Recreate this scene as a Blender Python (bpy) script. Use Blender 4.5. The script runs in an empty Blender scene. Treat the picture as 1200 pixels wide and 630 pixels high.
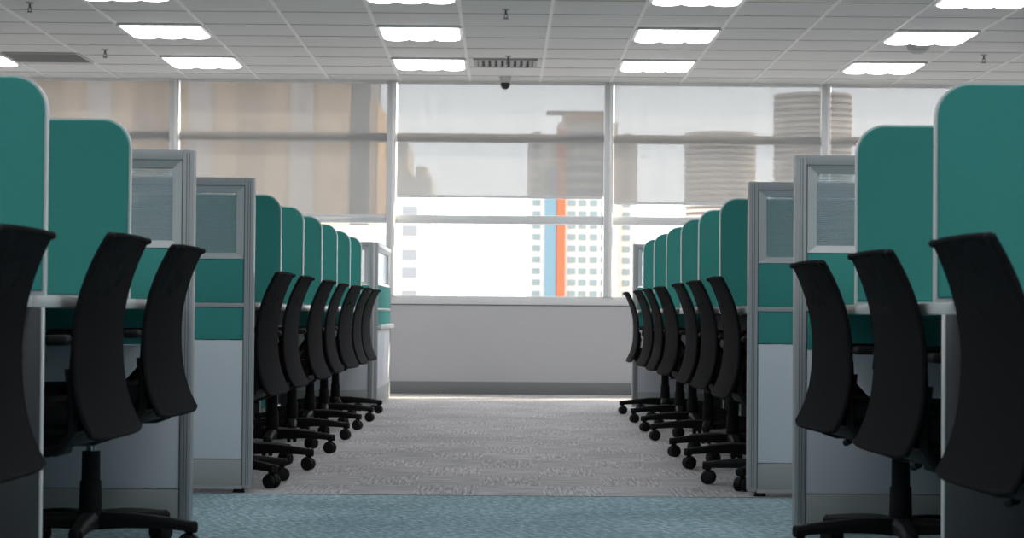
import bpy, bmesh, math, random
from mathutils import Vector, Matrix

S = bpy.context.scene
C = S.collection
PI = math.pi
random.seed(4)

# ------------------------------------------------------------------ materials
def principled(name, col, rough=.5, metal=0.0, spec=.5):
    m = bpy.data.materials.new(name); m.use_nodes = True
    b = m.node_tree.nodes['Principled BSDF']
    b.inputs['Base Color'].default_value = (*col, 1)
    b.inputs['Roughness'].default_value = rough
    b.inputs['Metallic'].default_value = metal
    b.inputs['Specular IOR Level'].default_value = spec
    return m

def nodes(m): return m.node_tree.nodes, m.node_tree.links, m.node_tree.nodes['Principled BSDF']

def textured(name, c0, c1, scale=(40, 40, 40), rough=.6, bump=0.0, spec=.4, detail=3.0):
    """a base colour that varies a little with a noise in object space"""
    m = principled(name, c0, rough, 0, spec)
    n, l, b = nodes(m)
    tc = n.new('ShaderNodeTexCoord'); mp = n.new('ShaderNodeMapping')
    mp.inputs['Scale'].default_value = scale
    nz = n.new('ShaderNodeTexNoise'); nz.inputs['Scale'].default_value = 1.0
    nz.inputs['Detail'].default_value = detail
    rp = n.new('ShaderNodeMix'); rp.data_type = 'RGBA'
    rp.inputs['A'].default_value = (*c0, 1); rp.inputs['B'].default_value = (*c1, 1)
    l.new(tc.outputs['Object'], mp.inputs['Vector']); l.new(mp.outputs[0], nz.inputs['Vector'])
    l.new(nz.outputs['Fac'], rp.inputs['Factor']); l.new(rp.outputs['Result'], b.inputs['Base Color'])
    if bump:
        bp = n.new('ShaderNodeBump'); bp.inputs['Strength'].default_value = bump
        bp.inputs['Distance'].default_value = .002
        l.new(nz.outputs['Fac'], bp.inputs['Height']); l.new(bp.outputs[0], b.inputs['Normal'])
    return m

M = {}
M['teal'] = textured('teal fabric', (.045, .245, .222), (.062, .298, .270), (260, 260, 260), .9, .3, .1)
M['trim'] = principled('pale screen trim', (.62, .64, .64), .35)
M['alu'] = textured('satin grey aluminium', (.33, .345, .36), (.37, .385, .40), (3, 3, 60), .42, 0, .5)
M['alu_light'] = principled('pale grey aluminium', (.50, .52, .53), .4)
M['alu_dark'] = principled('shadow gap grey', (.11, .115, .12), .5)
M['white_lam'] = textured('cool white laminate', (.58, .61, .66), (.61, .64, .69), (2, 2, 2), .45)
M['kick'] = textured('grey kick laminate', (.31, .335, .33), (.345, .365, .36), (4, 4, 90), .5)
M['desk'] = textured('pale desk laminate', (.62, .63, .64), (.68, .69, .70), (3, 60, 3), .35)
M['gable'] = textured('shade-darkened grey laminate', (.07, .072, .075), (.085, .087, .09), (3, 3, 30), .5)  # under-desk shade put into the base colour
M['core'] = principled('grille core', (.36, .36, .35), .6)
M['cable'] = principled('dark cable tray', (.045, .05, .055), .6)
M['black_pl'] = textured('black plastic', (.0075, .0075, .0085), (.011, .011, .012), (50, 50, 50), .62, 0, .15)
M['black_fab'] = textured('black upholstery', (.008, .008, .009), (.013, .013, .0145), (300, 300, 300), .9, .3, .06)
M['steel'] = principled('gas lift steel', (.45, .45, .46), .25, 1.0)
M['rubber'] = principled('caster rubber', (.008, .008, .0085), .6, 0, .2)
M['wall'] = textured('painted wall', (.48, .48, .495), (.50, .50, .515), (1.2, 1.2, 1.2), .75, 0, .2)
M['skirt'] = principled('grey skirting', (.19, .193, .197), .6)
M['mull'] = principled('grey window aluminium', (.68, .69, .70), .45)
M['mull_light'] = principled('white window bead', (.84, .84, .83), .4)
M['tbar'] = principled('ceiling tee bar', (.84, .84, .83), .5)
M['lightframe'] = principled('white enamel', (.75, .75, .75), .4)
M['grille'] = principled('grey grille enamel', (.40, .40, .39), .5)
M['dark'] = principled('dark void', (.04, .04, .04), .8)
M['smoke_pl'] = principled('white plastic', (.55, .55, .54), .45)

# back mesh: woven net, partly see-through in the upper part
def mk_mesh():
    m = principled('black mesh net', (.009, .009, .0105), .9, 0, .06)
    n, l, b = nodes(m)
    tc = n.new('ShaderNodeTexCoord')
    sep = n.new('ShaderNodeSeparateXYZ'); l.new(tc.outputs['Object'], sep.inputs[0])
    mr = n.new('ShaderNodeMapRange'); mr.inputs['From Min'].default_value = .62; mr.inputs['From Max'].default_value = .74
    mr.inputs['To Min'].default_value = .02; mr.inputs['To Max'].default_value = .13
    l.new(sep.outputs['Z'], mr.inputs['Value'])
    nz = n.new('ShaderNodeTexNoise'); nz.inputs['Scale'].default_value = 9; nz.inputs['Detail'].default_value = 1
    l.new(tc.outputs['Object'], nz.inputs['Vector'])
    mu = n.new('ShaderNodeMath'); mu.operation = 'MULTIPLY'
    l.new(mr.outputs[0], mu.inputs[0]); l.new(nz.outputs['Fac'], mu.inputs[1])
    tr = n.new('ShaderNodeBsdfTransparent'); mix = n.new('ShaderNodeMixShader')
    l.new(mu.outputs[0], mix.inputs['Fac']); l.new(b.outputs[0], mix.inputs[1]); l.new(tr.outputs[0], mix.inputs[2])
    l.new(mix.outputs[0], n['Material Output'].inputs['Surface'])
    return m
M['net'] = mk_mesh()

def mk_glass(name, tint, gloss=.06, rough=.0):
    m = bpy.data.materials.new(name); m.use_nodes = True
    n, l = m.node_tree.nodes, m.node_tree.links
    n.remove(n['Principled BSDF'])
    t = n.new('ShaderNodeBsdfTransparent'); t.inputs[0].default_value = (*tint, 1)
    g = n.new('ShaderNodeBsdfGlossy'); g.inputs['Roughness'].default_value = rough
    fr = n.new('ShaderNodeLayerWeight'); fr.inputs['Blend'].default_value = .25
    mu = n.new('ShaderNodeMath'); mu.operation = 'MULTIPLY'; mu.inputs[1].default_value = gloss * 4
    l.new(fr.outputs['Fresnel'], mu.inputs[0])
    mx = n.new('ShaderNodeMixShader')
    l.new(mu.outputs[0], mx.inputs['Fac']); l.new(t.outputs[0], mx.inputs[1]); l.new(g.outputs[0], mx.inputs[2])
    l.new(mx.outputs[0], n['Material Output'].inputs['Surface'])
    return m
M['glass'] = mk_glass('window glass', (.96, .97, .97))

def mk_ribbed():
    m = bpy.data.materials.new('ribbed glass'); m.use_nodes = True
    n, l = m.node_tree.nodes, m.node_tree.links
    b = n['Principled BSDF']; b.inputs['Base Color'].default_value = (.46, .49, .50, 1); b.inputs['Roughness'].default_value = .22
    tc = n.new('ShaderNodeTexCoord'); mp = n.new('ShaderNodeMapping')
    l.new(tc.outputs['Object'], mp.inputs['Vector'])
    w = n.new('ShaderNodeTexWave'); w.bands_direction = 'Z'; w.inputs['Scale'].default_value = 52
    w.inputs['Distortion'].default_value = .25; w.inputs['Detail'].default_value = 1
    l.new(mp.outputs[0], w.inputs['Vector'])
    mr = n.new('ShaderNodeMapRange'); mr.inputs['To Min'].default_value = .54; mr.inputs['To Max'].default_value = .80
    l.new(w.outputs['Fac'], mr.inputs['Value'])
    t = n.new('ShaderNodeBsdfTransparent'); t.inputs[0].default_value = (.88, .95, .98, 1)
    mx = n.new('ShaderNodeMixShader')
    l.new(mr.outputs[0], mx.inputs['Fac']); l.new(b.outputs[0], mx.inputs[1]); l.new(t.outputs[0], mx.inputs[2])
    l.new(mx.outputs[0], n['Material Output'].inputs['Surface'])
    return m
M['ribbed'] = mk_ribbed()

def mk_blind():
    m = bpy.data.materials.new('roller blind screen cloth'); m.use_nodes = True
    n, l = m.node_tree.nodes, m.node_tree.links
    n.remove(n['Principled BSDF'])
    d = n.new('ShaderNodeBsdfDiffuse'); d.inputs[0].default_value = (.52, .51, .50, 1)
    tl = n.new('ShaderNodeBsdfTranslucent'); tl.inputs[0].default_value = (.115, .112, .11, 1)
    t = n.new('ShaderNodeBsdfTransparent')
    tc = n.new('ShaderNodeTexCoord'); mp = n.new('ShaderNodeMapping'); mp.inputs['Scale'].default_value = (14, 14, 2.0)
    l.new(tc.outputs['Object'], mp.inputs['Vector'])
    nz = n.new('ShaderNodeTexNoise'); nz.inputs['Scale'].default_value = 1; nz.inputs['Detail'].default_value = 3
    l.new(mp.outputs[0], nz.inputs['Vector'])
    mr = n.new('ShaderNodeMapRange'); mr.inputs['To Min'].default_value = .08; mr.inputs['To Max'].default_value = .115
    l.new(nz.outputs['Fac'], mr.inputs['Value'])
    a = n.new('ShaderNodeMixShader'); a.inputs['Fac'].default_value = .5
    l.new(d.outputs[0], a.inputs[1]); l.new(tl.outputs[0], a.inputs[2])
    mx = n.new('ShaderNodeMixShader'); l.new(mr.outputs[0], mx.inputs['Fac'])
    l.new(a.outputs[0], mx.inputs[1]); l.new(t.outputs[0], mx.inputs[2])
    l.new(mx.outputs[0], n['Material Output'].inputs['Surface'])
    return m
M['blind'] = mk_blind()

def mk_emit(name, col, s):
    m = bpy.data.materials.new(name); m.use_nodes = True
    n, l = m.node_tree.nodes, m.node_tree.links
    n.remove(n['Principled BSDF'])
    e = n.new('ShaderNodeEmission'); e.inputs[0].default_value = (*col, 1); e.inputs[1].default_value = s
    l.new(e.outputs[0], n['Material Output'].inputs['Surface'])
    return m
M['lamp'] = mk_emit('fluorescent lamp diffuser', (.98, .99, 1.0), 9.0)

def mk_carpet(name, dark, mid, light, tile, angle, streak=(7, 130), rough=.95):
    """tufted carpet: streaks run along the tile, turned a quarter in every other tile"""
    m = principled(name, mid, rough, 0, .1)
    n, l, b = nodes(m)
    geo = n.new('ShaderNodeNewGeometry')
    def streaks(rot):
        mp = n.new('ShaderNodeMapping'); mp.inputs['Rotation'].default_value = (0, 0, rot)
        l.new(geo.outputs['Position'], mp.inputs['Vector'])
        sc = n.new('ShaderNodeMapping'); sc.inputs['Scale'].default_value = (streak[0], streak[1], 1)
        l.new(mp.outputs[0], sc.inputs['Vector'])
        nz = n.new('ShaderNodeTexNoise'); nz.inputs['Scale'].default_value = 1; nz.inputs['Detail'].default_value = 4
        nz.inputs['Roughness'].default_value = .6
        l.new(sc.outputs[0], nz.inputs['Vector'])
        return nz.outputs['Fac']
    s0, s1 = streaks(angle), streaks(angle + PI/2)
    ck = n.new('ShaderNodeTexChecker'); ck.inputs['Scale'].default_value = 1
    off = n.new('ShaderNodeMapping'); off.inputs['Location'].default_value = (.37, .21, .5); off.inputs['Scale'].default_value = (1/tile[0], 1/tile[1], .001)
    l.new(geo.outputs['Position'], off.inputs['Vector']); l.new(off.outputs[0], ck.inputs['Vector'])
    mx = n.new('ShaderNodeMix'); mx.data_type = 'FLOAT'
    l.new(ck.outputs['Fac'], mx.inputs['Factor']); l.new(s0, mx.inputs['A']); l.new(s1, mx.inputs['B'])
    big = n.new('ShaderNodeTexNoise'); big.inputs['Scale'].default_value = 1.7; big.inputs['Detail'].default_value = 2
    l.new(geo.outputs['Position'], big.inputs['Vector'])
    add = n.new('ShaderNodeMath'); add.operation = 'MULTIPLY_ADD'; add.inputs[1].default_value = .25
    l.new(big.outputs['Fac'], add.inputs[0]); l.new(mx.outputs['Result'], add.inputs[2])
    rp = n.new('ShaderNodeValToRGB')
    e = rp.color_ramp.elements
    e[0].position = .46; e[0].color = (*dark, 1); e[1].position = .79; e[1].color = (*light, 1)
    em = rp.color_ramp.elements.new(.62); em.color = (*mid, 1)
    l.new(add.outputs[0], rp.inputs['Fac']); l.new(rp.outputs['Color'], b.inputs['Base Color'])
    bp = n.new('ShaderNodeBump'); bp.inputs['Strength'].default_value = .5; bp.inputs['Distance'].default_value = .004
    l.new(mx.outputs['Result'], bp.inputs['Height']); l.new(bp.outputs[0], b.inputs['Normal'])
    b.inputs['Sheen Weight'].default_value = .25; b.inputs['Sheen Roughness'].default_value = .6
    return m
M['carpet'] = mk_carpet('grey carpet tile', (.165, .156, .163), (.34, .323, .334), (.60, .572, .59), (.25, .5), 0, (6, 95))
M['blue_carpet'] = mk_carpet('blue grey carpet', (.045, .12, .155), (.145, .285, .34), (.46, .63, .68), (40, 40), math.radians(58), (24, 75))

def mk_tile():
    """mineral fibre ceiling tile: pale with fine fissures"""
    m = principled('mineral ceiling tile', (.66, .66, .65), .9, 0, .1)
    n, l, b = nodes(m)
    geo = n.new('ShaderNodeNewGeometry')
    nz = n.new('ShaderNodeTexNoise'); nz.inputs['Scale'].default_value = 60; nz.inputs['Detail'].default_value = 3
    l.new(geo.outputs['Position'], nz.inputs['Vector'])
    vo = n.new('ShaderNodeTexNoise'); vo.inputs['Scale'].default_value = .9
    l.new(geo.outputs['Position'], vo.inputs['Vector'])
    ad = n.new('ShaderNodeMath'); ad.operation = 'MULTIPLY_ADD'; ad.inputs[1].default_value = .4
    l.new(nz.outputs['Fac'], ad.inputs[0]); l.new(vo.outputs['Fac'], ad.inputs[2])
    rp = n.new('ShaderNodeMix'); rp.data_type = 'RGBA'
    rp.inputs['A'].default_value = (.70, .70, .69, 1); rp.inputs['B'].default_value = (.77, .77, .76, 1)
    l.new(ad.outputs[0], rp.inputs['Factor']); l.new(rp.outputs['Result'], b.inputs['Base Color'])
    return m
M['tile'] = mk_tile()

# ------------------------------------------------------------------ mesh helpers
class MB:
    def __init__(s): s.bm = bmesh.new()
    def box(s, x0, x1, y0, y1, z0, z1, bev=0, seg=2, mi=0):
        b = bmesh.new()
        bmesh.ops.create_cube(b, size=1)
        for v in b.verts:
            v.co = Vector(((x0+x1)/2 + v.co.x*(x1-x0), (y0+y1)/2 + v.co.y*(y1-y0), (z0+z1)/2 + v.co.z*(z1-z0)))
        if bev:
            bmesh.ops.bevel(b, geom=list(b.edges), offset=bev, segments=seg, profile=.5, affect='EDGES')
        return s._merge(b, mi)
    def _merge(s, b, mi=0, mat=None):
        if mat is not None: bmesh.ops.transform(b, matrix=mat, verts=b.verts)
        for f in b.faces: f.material_index = mi
        me = bpy.data.meshes.new('tmp'); b.to_mesh(me); b.free()
        s.bm.from_mesh(me); bpy.data.meshes.remove(me)
        return s
    def cyl(s, p, q, r0, r1=None, seg=20, bev=0):
        p, q = Vector(p), Vector(q); r1 = r0 if r1 is None else r1
        b = bmesh.new(); L = (q-p).length
        bmesh.ops.create_cone(b, cap_ends=True, segments=seg, radius1=r0, radius2=r1, depth=L)
        if bev:
            es = [e for e in b.edges if abs(e.verts[0].co.z - e.verts[1].co.z) < 1e-6]
            bmesh.ops.bevel(b, geom=es, offset=bev, segments=2, profile=.5, affect='EDGES')
        rot = (q-p).to_track_quat('Z', 'Y').to_matrix().to_4x4()
        return s._merge(b, 0, Matrix.Translation((p+q)/2) @ rot)
    def sphere(s, c, r, sc=(1, 1, 1), seg=20, rings=12):
        b = bmesh.new(); bmesh.ops.create_uvsphere(b, u_segments=seg, v_segments=rings, radius=r)
        return s._merge(b, 0, Matrix.Translation(c) @ Matrix.Diagonal((*sc, 1)))
    def tube(s, pts, r, seg=8, flat=1.0, rads=None):
        """round (or flattened) bar swept along a polyline, closed at the ends"""
        pts = [Vector(p) for p in pts]
        rings = []
        side = None
        for i, p in enumerate(pts):
            t = (pts[min(i+1, len(pts)-1)] - pts[max(i-1, 0)]).normalized()
            if side is None:
                side = t.cross(Vector((0, 1, 0)))
                if side.length < .1: side = t.cross(Vector((0, 0, 1)))
            side = (side - t*side.dot(t)).normalized()
            up = t.cross(side)
            rr = rads[i] if rads else r
            rings.append([s.bm.verts.new(p + side*math.cos(a)*rr + up*math.sin(a)*rr*flat)
                          for a in [2*PI*k/seg for k in range(seg)]])
        for a, b in zip(rings, rings[1:]):
            for k in range(seg): s.bm.faces.new((a[k], a[(k+1) % seg], b[(k+1) % seg], b[k]))
        s.bm.faces.new(list(reversed(rings[0]))); s.bm.faces.new(rings[-1])
        return s
    def prism(s, poly, axis, a, b, mi=0):
        """polygon (2D list) extruded along an axis from a to b"""
        def P(u, v, w): return {'x': (w, u, v), 'y': (u, w, v), 'z': (u, v, w)}[axis]
        lo = [s.bm.verts.new(P(u, v, a)) for u, v in poly]; hi = [s.bm.verts.new(P(u, v, b)) for u, v in poly]
        k = len(poly)
        for f in [s.bm.faces.new(list(reversed(lo))), s.bm.faces.new(hi)] + \
                 [s.bm.faces.new((lo[i], lo[(i+1) % k], hi[(i+1) % k], hi[i])) for i in range(k)]:
            f.material_index = mi
        return s
    def build(s, name, mat, parent=None, smooth=True, bev=0, loc=None):
        bmesh.ops.recalc_face_normals(s.bm, faces=s.bm.faces)
        me = bpy.data.meshes.new(name); s.bm.to_mesh(me); s.bm.free()
        for m in (mat if isinstance(mat, list) else [mat]): me.materials.append(m)
        if smooth:
            me.polygons.foreach_set('use_smooth', [True]*len(me.polygons))
            me.set_sharp_from_angle(angle=math.radians(38))
        o = bpy.data.objects.new(name, me); C.objects.link(o)
        if parent: o.parent = parent
        if loc: o.location = loc
        if bev:
            md = o.modifiers.new('bevel', 'BEVEL'); md.width = bev; md.segments = 2; md.limit_method = 'ANGLE'
        return o

def tag(o, label=None, cat=None, group=None, kind=None):
    if label: o['label'] = label
    if cat: o['category'] = cat
    if group: o['group'] = group
    if kind: o['kind'] = kind
    return o

def empty(name, loc=(0, 0, 0), rz=0, label=None, cat=None, group=None):
    o = bpy.data.objects.new(name, None); C.objects.link(o)
    o.empty_display_size = .1
    o.location = loc; o.rotation_euler = (0, 0, rz)
    return tag(o, label, cat, group)

def copy_tree(o, parent=None):
    c = o.copy(); C.objects.link(c)
    if parent: c.parent = parent
    for ch in o.children: copy_tree(ch, c)
    return c

def structure(name, mb, mat, parent=None, smooth=True):
    o = mb.build(name, mat, parent, smooth)
    if parent is None: o['kind'] = 'structure'
    return o

# ------------------------------------------------------------------ dimensions (metres; camera at x=0,y=0 looking along +y)
EYE = .69
CEIL = 2.676
WALL = 17.89
XL, XR, YB = -6.50, 6.45, -2.6
TL = .6                                    # ceiling module
SPLIT = 7.93                               # blue carpet gives way to grey

# ------------------------------------------------------------------ room shell
structure('floor', MB().box(XL, XR, SPLIT, WALL+.02, -.10, 0), M['carpet'])
structure('floor_blue', MB().box(XL, XR, YB, SPLIT-.006, -.10, 0), M['blue_carpet'])
structure('trim_carpet_joint', MB().box(XL, XR, SPLIT-.006, SPLIT, -.10, .0015), M['alu_dark'])
structure('ceiling', MB().box(XL, XR, YB, WALL+.25, CEIL, CEIL+.12), M['tile'])
# exposed tee grid: wide pale bars along the room, narrow ones across
g = MB(); x = -.3 - TL*10
while x < XR:
    if x > XL: g.box(x-.012, x+.012, YB, WALL, CEIL-.006, CEIL+.01)
    x += TL
structure('trim_ceiling_bars', g, M['tbar'], smooth=False)
g = MB(); y = 16.85 + .605
while y > YB:
    g.box(XL, XR, y-.006, y+.006, CEIL-.003, CEIL+.01)
    y -= .605
structure('trim_ceiling_cross_bars', g, M['grille'], smooth=False)
structure('wall_left', MB().box(XL-.12, XL, YB, WALL+.2, -.1, CEIL+.1), M['wall'])
structure('wall_right', MB().box(XR, XR+.12, YB, WALL+.2, -.1, CEIL+.1), M['wall'])
structure('wall_back', MB().box(XL, XR, YB-.12, YB, -.1, CEIL+.1), M['wall'])
structure('wall_front', MB().box(XL, XR, WALL, WALL+.16, -.1, .757), M['wall'])
structure('baseboard_front', MB().box(XL, XR, WALL-.016, WALL, 0, .106, .003), M['skirt'])
structure('trim_sill', MB().box(XL, XR, WALL-.012, WALL+.16, .764, .838, .004), M['mull'])
structure('trim_sill_gap', MB().box(XL, XR, WALL+.004, WALL+.16, .757, .764), M['alu_dark'])
structure('trim_window_head', MB().box(XL, XR, WALL-.02, WALL+.16, CEIL-.012, CEIL), M['mull_light'])

MX = [.890 + 1.862*k for k in range(-3, 3)]          # visible mullions
edges = [XL] + MX + [XR]
g = MB(); g2 = MB()
for x in MX:
    g.box(x-.038, x+.038, WALL-.03, WALL+.13, .838, CEIL-.012, .004)
    g2.box(x+.004, x+.030, WALL-.047, WALL-.03, .838, CEIL-.012, .004)
structure('trim_mullions', g, M['mull']); structure('trim_mullion_beads', g2, M['mull_light'])
blind_bottom = [1.55, 1.53, 1.525, 1.697, 1.652, 1.60, 1.60]
blind_words = ['at the far left end of the window wall', 'on the leftmost window bay in view, above the tall green screen',
               'on the wide bay left of centre, hanging lowest', 'on the centre window bay above the tower view',
               'on the bay right of centre with two round towers behind', 'on the right bay beside the nearest green screens',
               'at the far right end of the window wall']
for i in range(7):
    a, b = edges[i], edges[i+1]
    a += .038 if i else 0; b -= .038 if i < 6 else 0
    w = MB()
    for z in (2.195, 1.493): w.box(a, b, WALL+.045, WALL+.125, z-.037, z+.037, .004)
    wo = structure('window_%d' % (i+1), w, M['mull'])
    for (z0, z1) in ((.838, 1.456), (1.530, 2.158), (2.232, CEIL-.012)):
        MB().box(a+.004, b-.004, WALL+.083, WALL+.089, z0, z1).build('window_pane', M['glass'], wo)
    bl = empty('roller_blind', ((a+b)/2, WALL+.015, CEIL-.012), 0, 'grey see-through roller blind ' + blind_words[i], 'blind', 'roller blinds along the window wall')
    hw = (b-a)/2 - .010; d = CEIL - .012 - blind_bottom[i]
    n = 40; m = MB()
    rows = []
    for zz in (0, -d*.3, -d*.6, -d):
        rows.append([m.bm.verts.new((-hw + (2*hw+.008)*k/n, .0025*math.sin(k*.9+i) * (-zz/d), zz)) for k in range(n+1)])
    for r0, r1 in zip(rows, rows[1:]):
        for k in range(n): m.bm.faces.new((r0[k], r0[k+1], r1[k+1], r1[k]))
    m.build('blind_cloth', M['blind'], bl)
    MB().box(-hw, hw, -.008, .008, -d-.022, -d+.003, .003).build('bottom_rail', M['mull'], bl)
    MB().box(-hw, hw, -.006, .012, -.012, .0, .002).build('head_rail', M['mull_light'], bl)

# ------------------------------------------------------------------ ceiling fittings
def make_light():
    r = empty('ceiling_light')
    f = MB()
    for (x0, x1, y0, y1) in ((-.298, .298, -.298, -.272), (-.298, .298, .272, .298), (-.298, -.272, -.272, .272), (.272, .298, -.272, .272)):
        f.box(x0, x1, y0, y1, -.010, .004)
    f.build('light_frame', M['lightframe'], r, smooth=False)
    for k in (-1, 0, 1):
        m = MB(); cx = k*.1813; prof = []
        for j in range(13):
            a = PI*j/12
            prof.append((cx - .0905*math.cos(a), -.012 - .016*math.sin(a)))
        prof += [(cx+.0905, -.004), (cx-.0905, -.004)]
        m.prism(prof, 'y', -.271, .271).build('lamp_diffuser', M['lamp'], r)
    return r
rows = {0: 16.55, 1: 14.73, 2: 12.92, 3: 11.10, 4: 9.29, 6: 5.66, 7: 3.84, 8: 2.03, 9: .2}
rowname = {0: 'in the row nearest the windows', 1: 'in the second row from the windows', 2: 'in the third row from the windows',
           3: 'in the fourth row from the windows', 4: 'in the fifth row from the windows', 6: 'in the row over the near cubicles', 7: 'in the row just ahead',
           8: 'in the second row overhead', 9: 'in the row straight above'}
colname = {-4.2: 'far left column', -2.4: 'left column', -.6: 'left aisle column', 1.2: 'right aisle column',
           3.0: 'right column', 4.8: 'far right column'}
first = None
for rk, ry in rows.items():
    for cx, cn in colname.items():
        o = first = make_light() if first is None else copy_tree(first)
        o.location = (cx, ry, CEIL-.006)
        tag(o, 'square ceiling light %s, %s' % (rowname[rk], cn), 'ceiling light', 'recessed fluorescent ceiling lights')

def sprinkler(x, y, words):
    r = empty('fire_sprinkler', (x, y, CEIL), 0, 'small dark pendant fire sprinkler ' + words, 'sprinkler', 'ceiling sprinklers')
    MB().cyl((0, 0, -.012), (0, 0, .0), .034, .038, bev=.003).build('escutcheon', M['grille'], r)
    MB().cyl((0, 0, -.055), (0, 0, -.010), .011).tube([(-.014, 0, -.05), (-.016, 0, -.075), (0, 0, -.09)], .004, 6).tube([(.014, 0, -.05), (.016, 0, -.075), (0, 0, -.09)], .004, 6).build('sprinkler_body', M['alu_dark'], r)
    MB().cyl((0, 0, -.094), (0, 0, -.088), .026, seg=16).build('deflector', M['alu_dark'], r)
    r.scale = (.68, .68, .68)
sprinkler(.0, 13.62, 'on the ceiling above the aisle, nearest the viewer')
sprinkler(.02, 16.1, 'on the ceiling just in front of the slotted air diffuser')
sprinkler(-3.05, 15.9, 'on the left of the ceiling beside the grey return grille')
sprinkler(-3.08, 13.5, 'at the top left corner of the ceiling')
sprinkler(3.62, 15.77, 'on the right of the ceiling near the smoke detector')

r = empty('smoke_detector', (3.03, 15.3, CEIL), 0, 'round smoke detector between the two right ceiling lights', 'smoke detector')
MB().cyl((0, 0, -.03), (0, 0, 0), .075, .085, 24, .004).build('detector_base', M['grille'], r)
MB().cyl((0, 0, -.055), (0, 0, -.03), .045, .065, 24, .004).build('detector_chamber', M['grille'], r)

r = empty('air_diffuser', (0.0, 16.52, CEIL), 0, 'slotted supply air diffuser in the ceiling above the aisle', 'air vent')
f = MB()
for (x0, x1, y0, y1) in ((-.25, .25, -.25, -.22), (-.25, .25, .22, .25), (-.25, -.22, -.22, .22), (.22, .25, -.22, .22)): f.box(x0, x1, y0, y1, -.014, .003)
f.build('diffuser_frame', M['grille'], r, smooth=False)
MB().box(-.22, .22, -.22, .22, -.004, .002).build('diffuser_throat', M['dark'], r)
for k in range(9):
    xx = -.20 + k*.05
    MB().prism([(xx-.014, -.014), (xx+.012, -.003), (xx+.015, -.005), (xx-.011, -.017)], 'y', -.22, .22).build('diffuser_blade', M['alu'], r)

r = empty('return_grille', (-3.6, 16.40, CEIL), 0, 'flat grey return air grille at the left of the ceiling', 'air vent')
f = MB()
for (x0, x1, y0, y1) in ((-.31, .31, -.29, -.265), (-.31, .31, .265, .29), (-.31, -.285, -.265, .265), (.285, .31, -.265, .265)): f.box(x0, x1, y0, y1, -.012, .003)
f.build('grille_frame', M['grille'], r, smooth=False)
f = MB().box(-.285, .285, -.265, .265, -.003, .001)
for k in range(22): f.box(-.285, .285, -.262+k*.0245, -.256+k*.0245, -.010, -.002)
f.build('grille_core', M['core'], r, smooth=False)

r = empty('dome_camera', (-.0, 17.5, CEIL), 0, 'small dark security dome camera on the ceiling by the windows', 'security camera')
MB().cyl((0, 0, -.055), (0, 0, 0), .040, .052, 24, .004).build('camera_base', M['smoke_pl'], r)
MB().sphere((0, 0, -.070), .040).build('camera_dome', principled('smoked dome', (.015, .015, .016), .15), r)

# ------------------------------------------------------------------ workstation furniture
def make_end_panel(width=.70):
    """cubicle end panel, local: x from 0 (aisle edge) to width, face towards -y, thickness .06"""
    T = .03; W = width
    r = empty('partition_panel')
    f = MB()
    f.box(0, .034, -T, T, .02, 1.2, .003); f.box(W-.034, W, -T, T, .02, 1.2, .003)
    f.box(.034, W-.034, -T, T, 1.168, 1.2, .003)
    f.box(.034, W-.034, -T, T, .705, .722, .002); f.box(.034, W-.034, -T, T, .015, .028)
    f.build('panel_frame', M['alu'], r)
    s = MB()
    s.box(.0335, .0375, -T+.004, T-.004, .03, 1.168); s.box(W-.0375, W-.0335, -T+.004, T-.004, .03, 1.168)
    for gx in (.013, .0215, W-.013, W-.0215):
        for q in (-1, 1): s.box(gx-.0011, gx+.0011, min(q*T, q*(T+.0006)), max(q*T, q*(T+.0006)), .03, 1.19)
    s.build('shadow_gap', M['alu_dark'], r, smooth=False)
    # window casing: mitred and splayed towards the pane
    x0, x1, z0, z1 = .0375, W-.0375, .890, 1.167
    cw = .031
    c = MB()
    for sgn in (-1, 1):
        o = [c.bm.verts.new((x, sgn*(T-.003), z)) for x, z in ((x0, z0), (x1, z0), (x1, z1), (x0, z1))]
        q = [c.bm.verts.new((x, sgn*.012, z)) for x, z in ((x0+cw, z0+cw-.008), (x1-cw, z0+cw-.008), (x1-cw, z1-cw+.008), (x0+cw, z1-cw+.008))]
        for k in range(4): c.bm.faces.new((o[k], o[(k+1) % 4], q[(k+1) % 4], q[k]))
        if sgn == -1: oa, qa = o, q
        else:
            for k in range(4):
                c.bm.faces.new((oa[k], oa[(k+1) % 4], o[(k+1) % 4], o[k])); c.bm.faces.new((qa[k], qa[(k+1) % 4], q[(k+1) % 4], q[k]))
    c.build('window_casing', M['alu_light'], r, smooth=False)
    MB().box(x0+cw-.004, x1-cw+.004, -.004, .004, z0+cw-.012, z1-cw+.012).build('glass_pane', M['ribbed'], r, smooth=False)
    MB().box(.0375, W-.0375, -T+.004, T-.004, .722, .888, .004).build('fabric_panel', M['teal'], r)
    MB().box(.0375, W-.0375, -T+.004, T-.004, .582, .705, .004).build('fabric_panel', M['teal'], r)
    MB().box(.0375, W-.0375, -T+.005, T-.005, .128, .580, .002).build('laminate_panel', M['white_lam'], r)
    MB().box(.0375, W-.0375, -T+.003, T-.003, .028, .126, .002).build('kick_plate', M['kick'], r)
    for xx in (.05, W-.05):
        MB().cyl((xx, 0, 0), (xx, 0, .018), .024, .018, 16).build('levelling_foot', M['black_pl'], r)
    return r

def round_screen(w, z0, z1, y0, y1, rad, inset=0):
    poly = [(w-inset, z0+inset), (inset, z0+inset)]
    for k in range(13):
        a = PI - (PI/2)*k/12
        poly.append((rad + (rad-inset)*math.cos(a), z1-rad + (rad-inset)*math.sin(a)))
    poly.append((w-inset, z1-inset))
    return MB().prism(poly, 'y', y0, y1)

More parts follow.
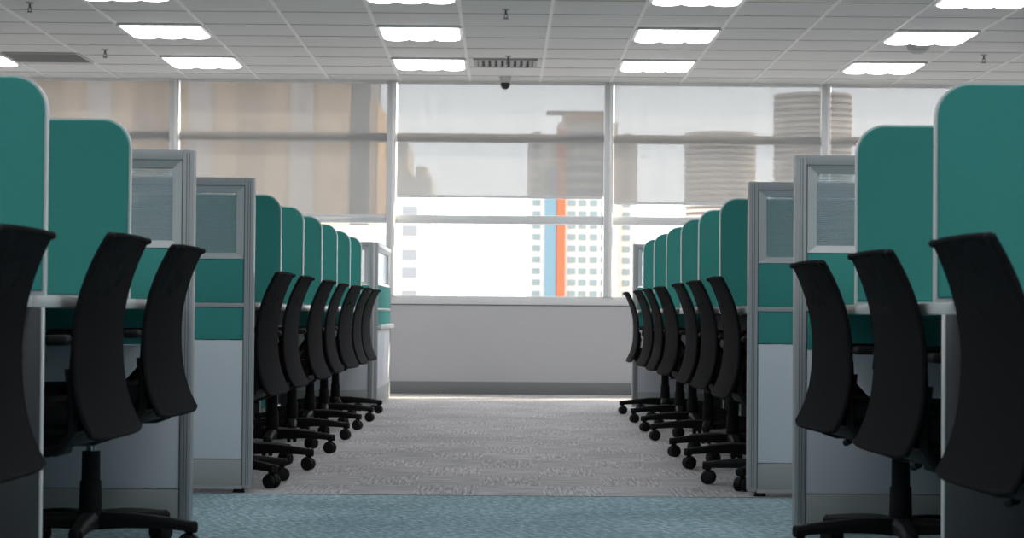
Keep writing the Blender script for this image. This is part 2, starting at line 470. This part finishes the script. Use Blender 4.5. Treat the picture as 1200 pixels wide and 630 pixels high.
def make_screen(width=.63):
    """fabric screen clamped on the desk, rounded top corner at the aisle (local x = 0)"""
    r = empty('divider_screen')
    round_screen(width, .722, 1.2, -.011, .011, .075).build('screen_trim', M['trim'], r)
    round_screen(width, .726, 1.2, -.018, .018, .075, .005).build('fabric_panel', M['teal'], r, bev=.003)
    for xx in (.30, width-.12):
        MB().box(xx, xx+.05, -.022, .022, .720, .750, .003).build('screen_clamp', M['alu'], r)
    return r

def make_desk(length, width=.62, ends=(-1, 1), set_back=.54):
    """worktop with gables; local x = 0 aisle edge, y from -length/2 to length/2"""
    r = empty('workstation_desk')
    h = length/2 - .002
    MB().box(0, width, -h, h, .695, .722, .003).build('worktop', M['desk'], r)
    for s in ends:
        y = s*(h-.011)
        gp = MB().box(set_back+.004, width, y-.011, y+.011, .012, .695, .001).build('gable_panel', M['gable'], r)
        MB().box(set_back, set_back+.004, y-.011, y+.011, .012, .695, .001).build('lit_edge_strip', M['desk'], gp)  # pale strip paints the light catching the front edge
    MB().box(width-.14, width-.02, -h+.05, h-.05, .60, .69, .003).build('cable_tray', M['cable'], r)
    MB().box(width-.02, width-.004, -h+.03, h-.03, .30, .69, .002).build('modesty_panel', M['white_lam'], r)
    return r

def make_spine(length):
    """low fabric spine screen closing the backs of one row of desks"""
    r = empty('spine_screen')
    MB().box(-.02, .02, -length/2, length/2, .03, 1.15, .004).build('fabric_panel', M['teal'], r)
    MB().box(-.026, .026, -length/2, length/2, 1.15, 1.18, .004).build('top_rail', M['alu'], r)
    MB().box(-.026, .026, -length/2, length/2, .0, .03, .002).build('base_rail', M['alu'], r)
    return r

ordinal = ['first', 'second', 'third', 'fourth', 'fifth', 'sixth', 'seventh']
def place(o, x, y, rz, label, cat, group, sx=1):
    o.location = (x, y, 0); o.rotation_euler = (0, 0, rz)
    if label: o['label'] = label
    o['category'] = cat
    if group: o['group'] = group

panel0, screen0 = make_end_panel(), make_screen()
used = {'p': 0, 's': 0}
def get(kind):
    src = {'p': panel0, 's': screen0}[kind]
    used[kind] += 1
    return src if used[kind] == 1 else copy_tree(src)

far_div = [9.13 + 1.002*k for k in range(6)]
near_div = [4.55, 5.57]
for side in ('left', 'right'):
    sg = -1 if side == 'left' else 1
    rz = PI if side == 'left' else 0
    # --- partition panels
    for (xe, y, lab) in (((-.985 if sg < 0 else .925), 6.65, 'grey framed partition panel with ribbed window ending the near %s cubicle row' % side),
                         ((-.955 if sg < 0 else .935), 8.0, 'grey framed partition panel with ribbed window, white below, fronting the far %s row' % side),
                         ((-.940 if sg < 0 else .935), 15.14, 'small distant partition panel closing the far %s cubicle row by the windows' % side)):
        place(get('p'), xe, y, rz, lab, 'partition', 'cubicle end partition panels')
    # --- screens
    for k, y in enumerate(near_div):
        xe = -.995 if sg < 0 else .937
        place(get('s'), xe, y, rz, 'large teal divider screen, the %s on the near %s desks' % (('frontmost' if k == 0 else 'one behind the frontmost'), side), 'divider screen', 'teal desk divider screens')
    for k, y in enumerate(far_div):
        xe = (-.972 + .002*k) if sg < 0 else .942
        place(get('s'), xe, y, rz, ('dark teal divider screen just behind the far %s partition panel' % side) if k == 0 else
              'teal divider screen, %s in the receding far %s row' % (['', 'second', 'third', 'fourth', 'fifth', 'last'][k], side), 'divider screen', 'teal desk divider screens')
    # --- desks
    for k, (a, b) in enumerate(((3.53, 4.55), (4.55, 6.615))):
        place(make_desk(b-a, .60, ends=(-1, 1) if k == 0 else (), set_back=-.026),
              (-1.022 if sg < 0 else .980), (a+b)/2, rz,
              'pale desk in the near %s row, %s' % (side, ['closest to the viewer', 'long double bay against the partition panel'][k]), 'desk', 'cubicle desks')
    ys = [8.035] + far_div + [15.105]
    for k in range(7):
        place(make_desk(ys[k+1]-ys[k]), (-.98 if sg < 0 else .95), (ys[k]+ys[k+1])/2, rz,
              'pale desk behind the chairs of the far %s row, %s bay from the partition panel' % (side, ordinal[k]), 'desk', 'cubicle desks')
    for (a, b, w) in ((3.53, 6.615, 'near'), (8.035, 15.105, 'far')):
        o = make_spine(b-a)
        place(o, sg*1.655, (a+b)/2, 0, 'long teal spine screen along the backs of the %s %s desks' % (w, side), 'screen', None)

# return panel running along the aisle to the windows, with a white ledge
o = make_end_panel(1.75)
o.name = 'return_partition'
place(o, -.945, 15.21, PI/2, 'side-on partition with white ledge at the far left, near the windows', 'partition', None)
MB().box(.02, 1.77, -.058, -.0, .565, .60, .004).build('ledge', M['desk'], o)

# ------------------------------------------------------------------ chairs
def back_x(z):
    """rear profile of the backrest: furthest in at the lumbar, flaring out top and bottom"""
    t = (z - .60)
    return -.215 - (1.12 if t > 0 else .25)*t*t - (.0 if t > 0 else 3.6*abs(t)**3)

def back_shell(thick, ztop, zbot, inset, crown):
    """curved sheet following back_x, bowed in plan, returned as an MB"""
    m = MB(); nu, nv = 18, 22
    def halfw(z):
        u = (z-zbot)/(ztop-zbot)
        return (.256 - .026*u - .030*u*u) - inset
    def pt(i, j, off):
        v = j/nv; z = zbot+inset + (ztop-zbot-2*inset)*v
        s = -1 + 2*i/nu
        hw = halfw(z)
        # soft corners
        cz = 0
        y = s*hw
        droop = .004*(s**4) if v > .5 else .008*(s**6)
        zz = z - (droop if v > .8 else 0)*((v-.8)/.2 if v > .8 else 0) + (droop if v < .2 else 0)*((.2-v)/.2 if v < .2 else 0)
        return Vector((back_x(zz) + crown*s*s + off, y, zz))
    A = [[m.bm.verts.new(pt(i, j, 0)) for j in range(nv+1)] for i in range(nu+1)]
    B = [[m.bm.verts.new(pt(i, j, thick)) for j in range(nv+1)] for i in range(nu+1)]
    for i in range(nu):
        for j in range(nv):
            m.bm.faces.new((A[i][j], A[i+1][j], A[i+1][j+1], A[i][j+1])); m.bm.faces.new((B[i][j], B[i][j+1], B[i+1][j+1], B[i+1][j]))
    for i in range(nu):
        m.bm.faces.new((A[i][0], B[i][0], B[i+1][0], A[i+1][0])); m.bm.faces.new((A[i][nv], A[i+1][nv], B[i+1][nv], B[i][nv]))
    for j in range(nv):
        m.bm.faces.new((A[0][j], A[0][j+1], B[0][j+1], B[0][j])); m.bm.faces.new((A[nu][j], B[nu][j], B[nu][j+1], A[nu][j+1]))
    rim = [pt(i, 0, thick/2) for i in range(nu+1)] + [pt(nu, j, thick/2) for j in range(1, nv+1)] + \
          [pt(i, nv, thick/2) for i in range(nu-1, -1, -1)] + [pt(0, j, thick/2) for j in range(nv-1, 0, -1)]
    return m, rim

def make_chair(turn, lift):
    """task chair facing +x; lift raises seat and back on the gas spring, turn spins the star base"""
    r = empty('task_chair')
    L = lift
    up = (0, 0, L)
    # seat cushion: rounded slab with waterfall front
    m = MB(); m.box(-.205, .245, -.235, .235, .405, .468, .028, 4)
    for v in m.bm.verts:
        if v.co.x > .08: v.co.z -= .55*(v.co.x-.08)**2
        v.co.y *= 1 - .35*max(0, v.co.x-.05) - .5*max(0, -.12-v.co.x)
        v.co.z -= .06*abs(v.co.y)**2
    m.build('seat', M['black_fab'], r, loc=up)
    m = MB(); m.box(-.215, .20, -.215, .215, .350, .412, .028, 4)
    for v in m.bm.verts:
        if v.co.z < .39: v.co.x *= .86; v.co.y *= .84
    m.build('seat_pan', M['black_pl'], r, loc=up)
    m = MB(); m.box(-.13, .08, -.065, .065, .325, .37, .012, 3); m.build('tilt_mechanism', M['black_pl'], r, loc=up)
    MB().tube([(-.03, -.05, .345), (-.03, -.16, .342), (-.035, -.20, .335)], .006, 8).tube([(-.035, -.20, .335), (-.045, -.255, .318)], .011, 10).build('height_lever', M['black_pl'], r, loc=up)
    MB().tube([(-.08, .05, .345), (-.08, .20, .340), (-.09, .25, .328)], .006, 8).tube([(-.09, .25, .328), (-.095, .285, .318)], .011, 10).build('tilt_lever', M['black_pl'], r, loc=up)
    # column
    MB().cyl((0, 0, .255), (0, 0, .34+L), .014, seg=16).build('gas_lift', M['steel'], r)
    MB().cyl((0, 0, .19), (0, 0, .285), .027, .026, 20, .002).cyl((0, 0, .085), (0, 0, .20), .034, .031, 20, .002).build('column_cover', M['black_pl'], r)
    # star base: five arched legs, each with a twin caster
    MB().cyl((0, 0, .062), (0, 0, .113), .054, .044, 24, .006).build('base_hub', M['black_pl'], r)
    leg = cas = None
    for k in range(5):
        a = turn + 2*PI*k/5
        if leg is None:
            m = MB(); n = 12; secs = []
            for i in range(n+1):
                u = i/n; x = .03 + .295*u
                zt = .110 - .020*u**1.6 + .004*math.sin(PI*u)
                th = .048*(1-u) + .026*u; hw = .031*(1-u) + .020*u
                secs.append([m.bm.verts.new((x, s*hw*q, zt - d*th)) for s, q, d in
                             ((-1, .62, 0), (1, .62, 0), (1, 1, .35), (1, .9, 1), (-1, .9, 1), (-1, 1, .35))])
            for p, q in zip(secs, secs[1:]):
                for i in range(6): m.bm.faces.new((p[i], p[(i+1) % 6], q[(i+1) % 6], q[i]))
            m.bm.faces.new(secs[0]); m.bm.faces.new(list(reversed(secs[-1])))
            m.cyl((.310, 0, .060), (.310, 0, .092), .019, .019, 16, .004)
            leg = m.build('base_leg', M['black_pl'], r, bev=.003)
            c = MB()
            c.cyl((.310, 0, .040), (.310, 0, .075), .007, seg=10)
            c.cyl((.304, -.026, .0275), (.304, -.006, .0275), .0275, seg=22, bev=.005).cyl((.304, .006, .0275), (.304, .026, .0275), .0275, seg=22, bev=.005)
            c.cyl((.304, -.0275, .0275), (.304, .0275, .0275), .012, seg=14)
            hood = [(.302 + .031*math.cos(t), .0285 + .031*math.sin(t)) for t in [math.radians(-10 + 190*j/12) for j in range(13)]]
            c.prism(hood, 'y', -.0055, .0055)
            cas = c.build('caster', M['rubber'], leg)
            lk = leg
        else:
            lk = leg.copy(); C.objects.link(lk); lk.parent = r
            ck = cas.copy(); C.objects.link(ck); ck.parent = lk
        lk.rotation_euler = (0, 0, a)
    # backrest: frame rim, net panel, lower padded support
    m, rim = back_shell(.012, .852, .377, .0, .006)
    m.build('back_mesh', M['net'], r, loc=up)
    m = MB(); pts = rim + [rim[0], rim[1]]
    m.tube(pts, .0068, 8)
    fr = m.build('back_frame', M['black_fab'], r, loc=up)
    for s in (-1, 1):
        q = rim[36 if False else 0]
        yy = s*.205
        MB().sphere((back_x(.848)+.007, s*.196, .848), .011, (1, 1.1, .8), 14, 8).build('corner_cap', M['black_pl'], fr)
    m, _ = back_shell(.014, .60, .397, .02, .006)
    for v in m.bm.verts: v.co.x += .012
    m.build('lumbar_pad', M['black_fab'], r, loc=up)
    # bent side bars that carry the back, and V-shaped arm supports
    for s in (-1, 1):
        y = s*.222
        MB().tube([(-.04, s*.07, .352), (-.10, s*.17, .346), (-.14, y*.97, .345), (-.175, y, .356), (-.198, y, .395), (-.200, y, .46), (-.190, y, .54)], .0105, 10, 1.3).build('back_bracket', M['black_pl'], r, loc=up)
        ya = s*.262
        ar = MB().tube([(.02, s*.20, .392), (.02, s*.245, .392), (.0, ya, .41), (-.05, ya, .455), (-.105, ya, .515), (-.135, ya, .56), (-.13, ya, .597)], .013, 10, 1.5)
        ar = ar.build('armrest', M['black_pl'], r, loc=up)
        MB().box(-.20, .055, ya-.036, ya+.036, .594, .618, .011, 3).build('arm_pad', M['black_pl'], ar)
    return r

chairs = {}
def chair(turn, lift):
    k = (turn, lift)
    if k not in chairs: chairs[k] = make_chair(*k); return chairs[k]
    o = chairs[k]
    c = copy_tree(o)
    return c

def put_chair(x, y, side, yaw, turn, lift, label):
    o = chair(0.0, lift)
    rz = (math.radians(yaw) if side == 'right' else PI - math.radians(yaw))
    # spin of the base: the five legs are children, turned together
    legs = [c for c in o.children if c.name.startswith('base_leg')]
    for k, c in enumerate(legs): c.rotation_euler = (0, 0, turn - rz + 2*PI*k/5)
    o.location = (x, y, 0); o.rotation_euler = (0, 0, rz)
    tag(o, label, 'office chair', 'black mesh task chairs')

near_words = ['closest to the viewer', 'in the middle of the three', 'next to the partition panel']
R = math.radians
for k, (y, xl, xr) in enumerate(((4.04, -1.200, 1.156), (5.05, -1.178, 1.158), (6.04, -1.185, 1.150))):
    put_chair(xl, y, 'left', [2.5, 2.5, 3][k], R([80, 92, -14][k]), [-.008, .015, .02][k], 'black mesh task chair at the near left desks, ' + near_words[k])
    put_chair(xr, y, 'right', [3.2, 3.2, 3.6][k], R([100, 80, 193][k]), -.01, 'black mesh task chair at the near right desks, ' + near_words[k])
fyl = [8.375, 9.22, 10.33, 11.40, 12.40, 13.30, 14.35]
fyr = [8.45, 9.45, 10.25, 11.53, 12.44, 13.41, 14.54]
words = ['nearest the far partition panel'] + ['%s along the far row' % w for w in ordinal[1:6]] + ['last along the far row, by the windows']
lt = [-36, -14, -16, -12, -18, -13, -9]; rt = [160, 193, 195, 190, 198, 194, 192]
ly = [3, 1.5, 2.5, 1, 4, 1.5, 2.5]; ry = [1, 2, 1, 3, 1, 2, 0]
for k in range(7):
    put_chair(-1.148 + .006*(k % 3), fyl[k], 'left', ly[k], R(lt[k]), -.01, 'black mesh task chair, left side, ' + words[k])
    put_chair(1.128 + .006*(k % 2), fyr[k], 'right', ry[k], R(rt[k]), -.012, 'black mesh task chair, right side, ' + words[k])

# ------------------------------------------------------------------ city outside
def bmat(name, c, rough=.8): return principled(name, c, rough, 0, .2)
B = {'sand': bmat('sand render', (.52, .36, .23)), 'cream': bmat('cream render', (.43, .395, .36)), 'white': bmat('white render', (.46, .45, .44)), 'tan': bmat('tan concrete', (.36, .25, .16)),
     'orange': bmat('orange cladding', (.36, .105, .05)), 'blue': bmat('blue cladding', (.13, .205, .245)), 'bwin': principled('tinted glass', (.155, .19, .19), .5),
     'pink': bmat('pale pink render', (.48, .41, .38)), 'grey': bmat('grey concrete', (.22, .22, .225)), 'tealwin': principled('pale green glass', (.27, .33, .30), .3),
     'band': bmat('pale floor band', (.40, .36, .32)), 'shaft': bmat('dull tower glazing', (.21, .18, .155))}
structure('ground', MB().box(-600, 600, 40, 900, -42, -40), bmat('city ground', (.30, .30, .29)))

# tower with the orange and blue stripes, about 560 m away
Y0 = 560.0
t = empty('tower_block', (19.3, Y0, -40), 0, 'tall cream tower with orange and blue vertical stripes seen through the centre window', 'building')
Z = lambda z: z + 40
MB().box(-13, -5.0, 0, 20, 0, Z(46.5)).build('wing', B['white'], t)
MB().box(-5.0, 11, -1, 22, 0, Z(52)).build('tower_core', B['cream'], t)
MB().box(11, 16.5, 3, 22, 0, Z(47)).build('wing', B['cream'], t)
MB().box(-8.4, -5.3, -1.6, .2, 0, Z(40)).build('blue_stripe', B['blue'], t)
MB().box(-5.2, -3.0, -1.9, -.5, 0, Z(50)).build('orange_stripe', B['orange'], t)
MB().box(-3.5, 9, 3, 18, Z(52), Z(55)).build('roof_house', B['tan'], t)
MB().box(-8, 8, 8, 12, Z(55), Z(55.9)).build('roof_canopy', B['grey'], t)
wn = MB().box(-1.0, 1.0, -.25, .1, -.75, .75).build('facade_window', B['bwin'], t)
used_w = False
for rr in range(16):
    for xx in (-10.7, -1.2, 1.6, 4.6, 7.6, 13.6):
        w = wn if not used_w else wn.copy()
        if used_w: C.objects.link(w); w.parent = t
        used_w = True
        w.location = (xx, {-10.7: 0, 13.6: 3}.get(xx, -1), Z(3.0 + 3.05*rr))

# white apartment block close on the left, mostly washed out
t = empty('apartment_block', (-26, 260, -40), 0, 'white apartment block with a column of grey windows left of the centre view', 'building')
MB().box(11.7, 16.9, 0, 20, 0, Z(17.6)).build('block', B['white'], t)
MB().box(14.9, 16.3, .5, 16, Z(17.6), Z(18.9)).build('block', B['cream'], t)
MB().box(12.5, 13.9, .5, 18, Z(17), Z(21.8)).build('stair_tower', B['cream'], t)
wn = MB().box(-.9, .9, -.12, .15, -.62, .62).build('facade_window', B['grey'], t)
first_w = True
for zz in (2.8, 5.7, 7.9, 10.9, 13.3):
    w = wn if first_w else wn.copy()
    if not first_w: C.objects.link(w); w.parent = t
    first_w = False
    w.location = (14.25, 0, Z(zz))

# long beige block filling the blinds on the left
t = empty('office_block', (-60, 330, -40), 0, 'big beige block filling the view behind the left blinds', 'building')
MB().box(-40, 35.5, 0, 30, 0, Z(60)).build('block', B['sand'], t)
MB().box(35.5, 38.6, 2, 30, 0, Z(44)).build('block', B['grey'], t)  # shadow side of the beige block, its shade put in as grey
MB().box(38.6, 40.0, -.5, 30, 0, Z(34)).build('block', B['sand'], t)
for k in range(9):
    MB().box(-38 + k*8.0, -34.2 + k*8.0, -.5, .4, Z(-5), Z(58)).build('bay_column', B['tan'] if k % 2 else B['pink'], t)

# low pink building at the lower left with pale green windows
t = empty('low_building', (-18, 200, -40), 0, 'pale pink low building with green windows beside the last left screens', 'building')
MB().box(-4, 7.4, 0, 15, 0, Z(9.0)).build('block', B['pink'], t)
wn = MB().box(-.5, .5, -.1, .1, -.45, .45).build('facade_window', B['tealwin'], t)
for q, (xx, zz) in enumerate(((6.25, 7.6), (6.25, 4.8), (6.25, 2.2), (3.4, 7.6), (3.4, 4.8))):
    w = wn if q == 0 else wn.copy()
    if q: C.objects.link(w); w.parent = t
    w.location = (xx, 0, Z(zz))

# two round towers on the right
for (px, rad, y, top, lab) in ((64.0, 10.2, 620, 54.5, 'shorter round tower with floor bands behind the right of centre blind'),
                               (88.5, 10.8, 600, 64.0, 'taller round tower with floor bands behind the right blinds')):
    t = empty('round_tower', (px, y, -40), 0, lab, 'building', 'round towers to the right')
    MB().cyl((0, 0, 0), (0, 0, Z(top)), rad, seg=48).build('tower_shaft', B['shaft'], t)
    for k in range(16):
        zz = Z(top) - .9 - k*1.75
        MB().cyl((0, 0, zz), (0, 0, zz+.9), rad+.5, seg=48).build('floor_band', B['band'], t)

# ------------------------------------------------------------------ light
w = bpy.data.worlds.new('sky'); S.world = w; w.use_nodes = True
bg = w.node_tree.nodes['Background']
bg.inputs[0].default_value = (.93, .96, 1.0, 1); bg.inputs[1].default_value = 5.0
sun = bpy.data.lights.new('sun', 'SUN'); sun.energy = 16.0; sun.angle = math.radians(.6); sun.color = (1, .84, .62)
so = bpy.data.objects.new('sun', sun); C.objects.link(so)
so.rotation_euler = (-Vector((.88, .30, .36))).to_track_quat('-Z', 'Y').to_euler()

# ------------------------------------------------------------------ camera
F = 2450.0
cd = bpy.data.cameras.new('camera'); cam = bpy.data.objects.new('camera', cd); C.objects.link(cam)
cd.sensor_width = 36; cd.lens = F/1200*36; cd.clip_start = .05; cd.clip_end = 3000
roll = .0079
# vanishing point of the aisle at pixel (590, 367): it lies 10 px left of and 52 px below the centre
vx, vy = -10*math.cos(roll) + 52*math.sin(roll), 10*math.sin(roll) + 52*math.cos(roll)
yaw = math.atan2(vx, F); pitch = math.atan2(vy, F)
fwd = Vector((math.sin(-yaw)*math.cos(pitch), math.cos(yaw)*math.cos(pitch), math.sin(pitch)))
q = fwd.to_track_quat('-Z', 'Y')
cam.rotation_euler = (q.to_matrix() @ Matrix.Rotation(roll, 3, 'Z')).to_euler()
cam.location = (0, 0, EYE)
cd.dof.use_dof = True; cd.dof.focus_distance = 9.0; cd.dof.aperture_fstop = 8.5
S.camera = cam

vs = S.view_settings
S.display_settings.display_device = 'sRGB'
vs.view_transform = 'Standard'; vs.look = 'None'; vs.gamma = 1; vs.use_curve_mapping = False; vs.exposure = 0
S.cycles.max_bounces = 8; S.cycles.diffuse_bounces = 5; S.cycles.transparent_max_bounces = 24
S.cycles.use_denoising = True
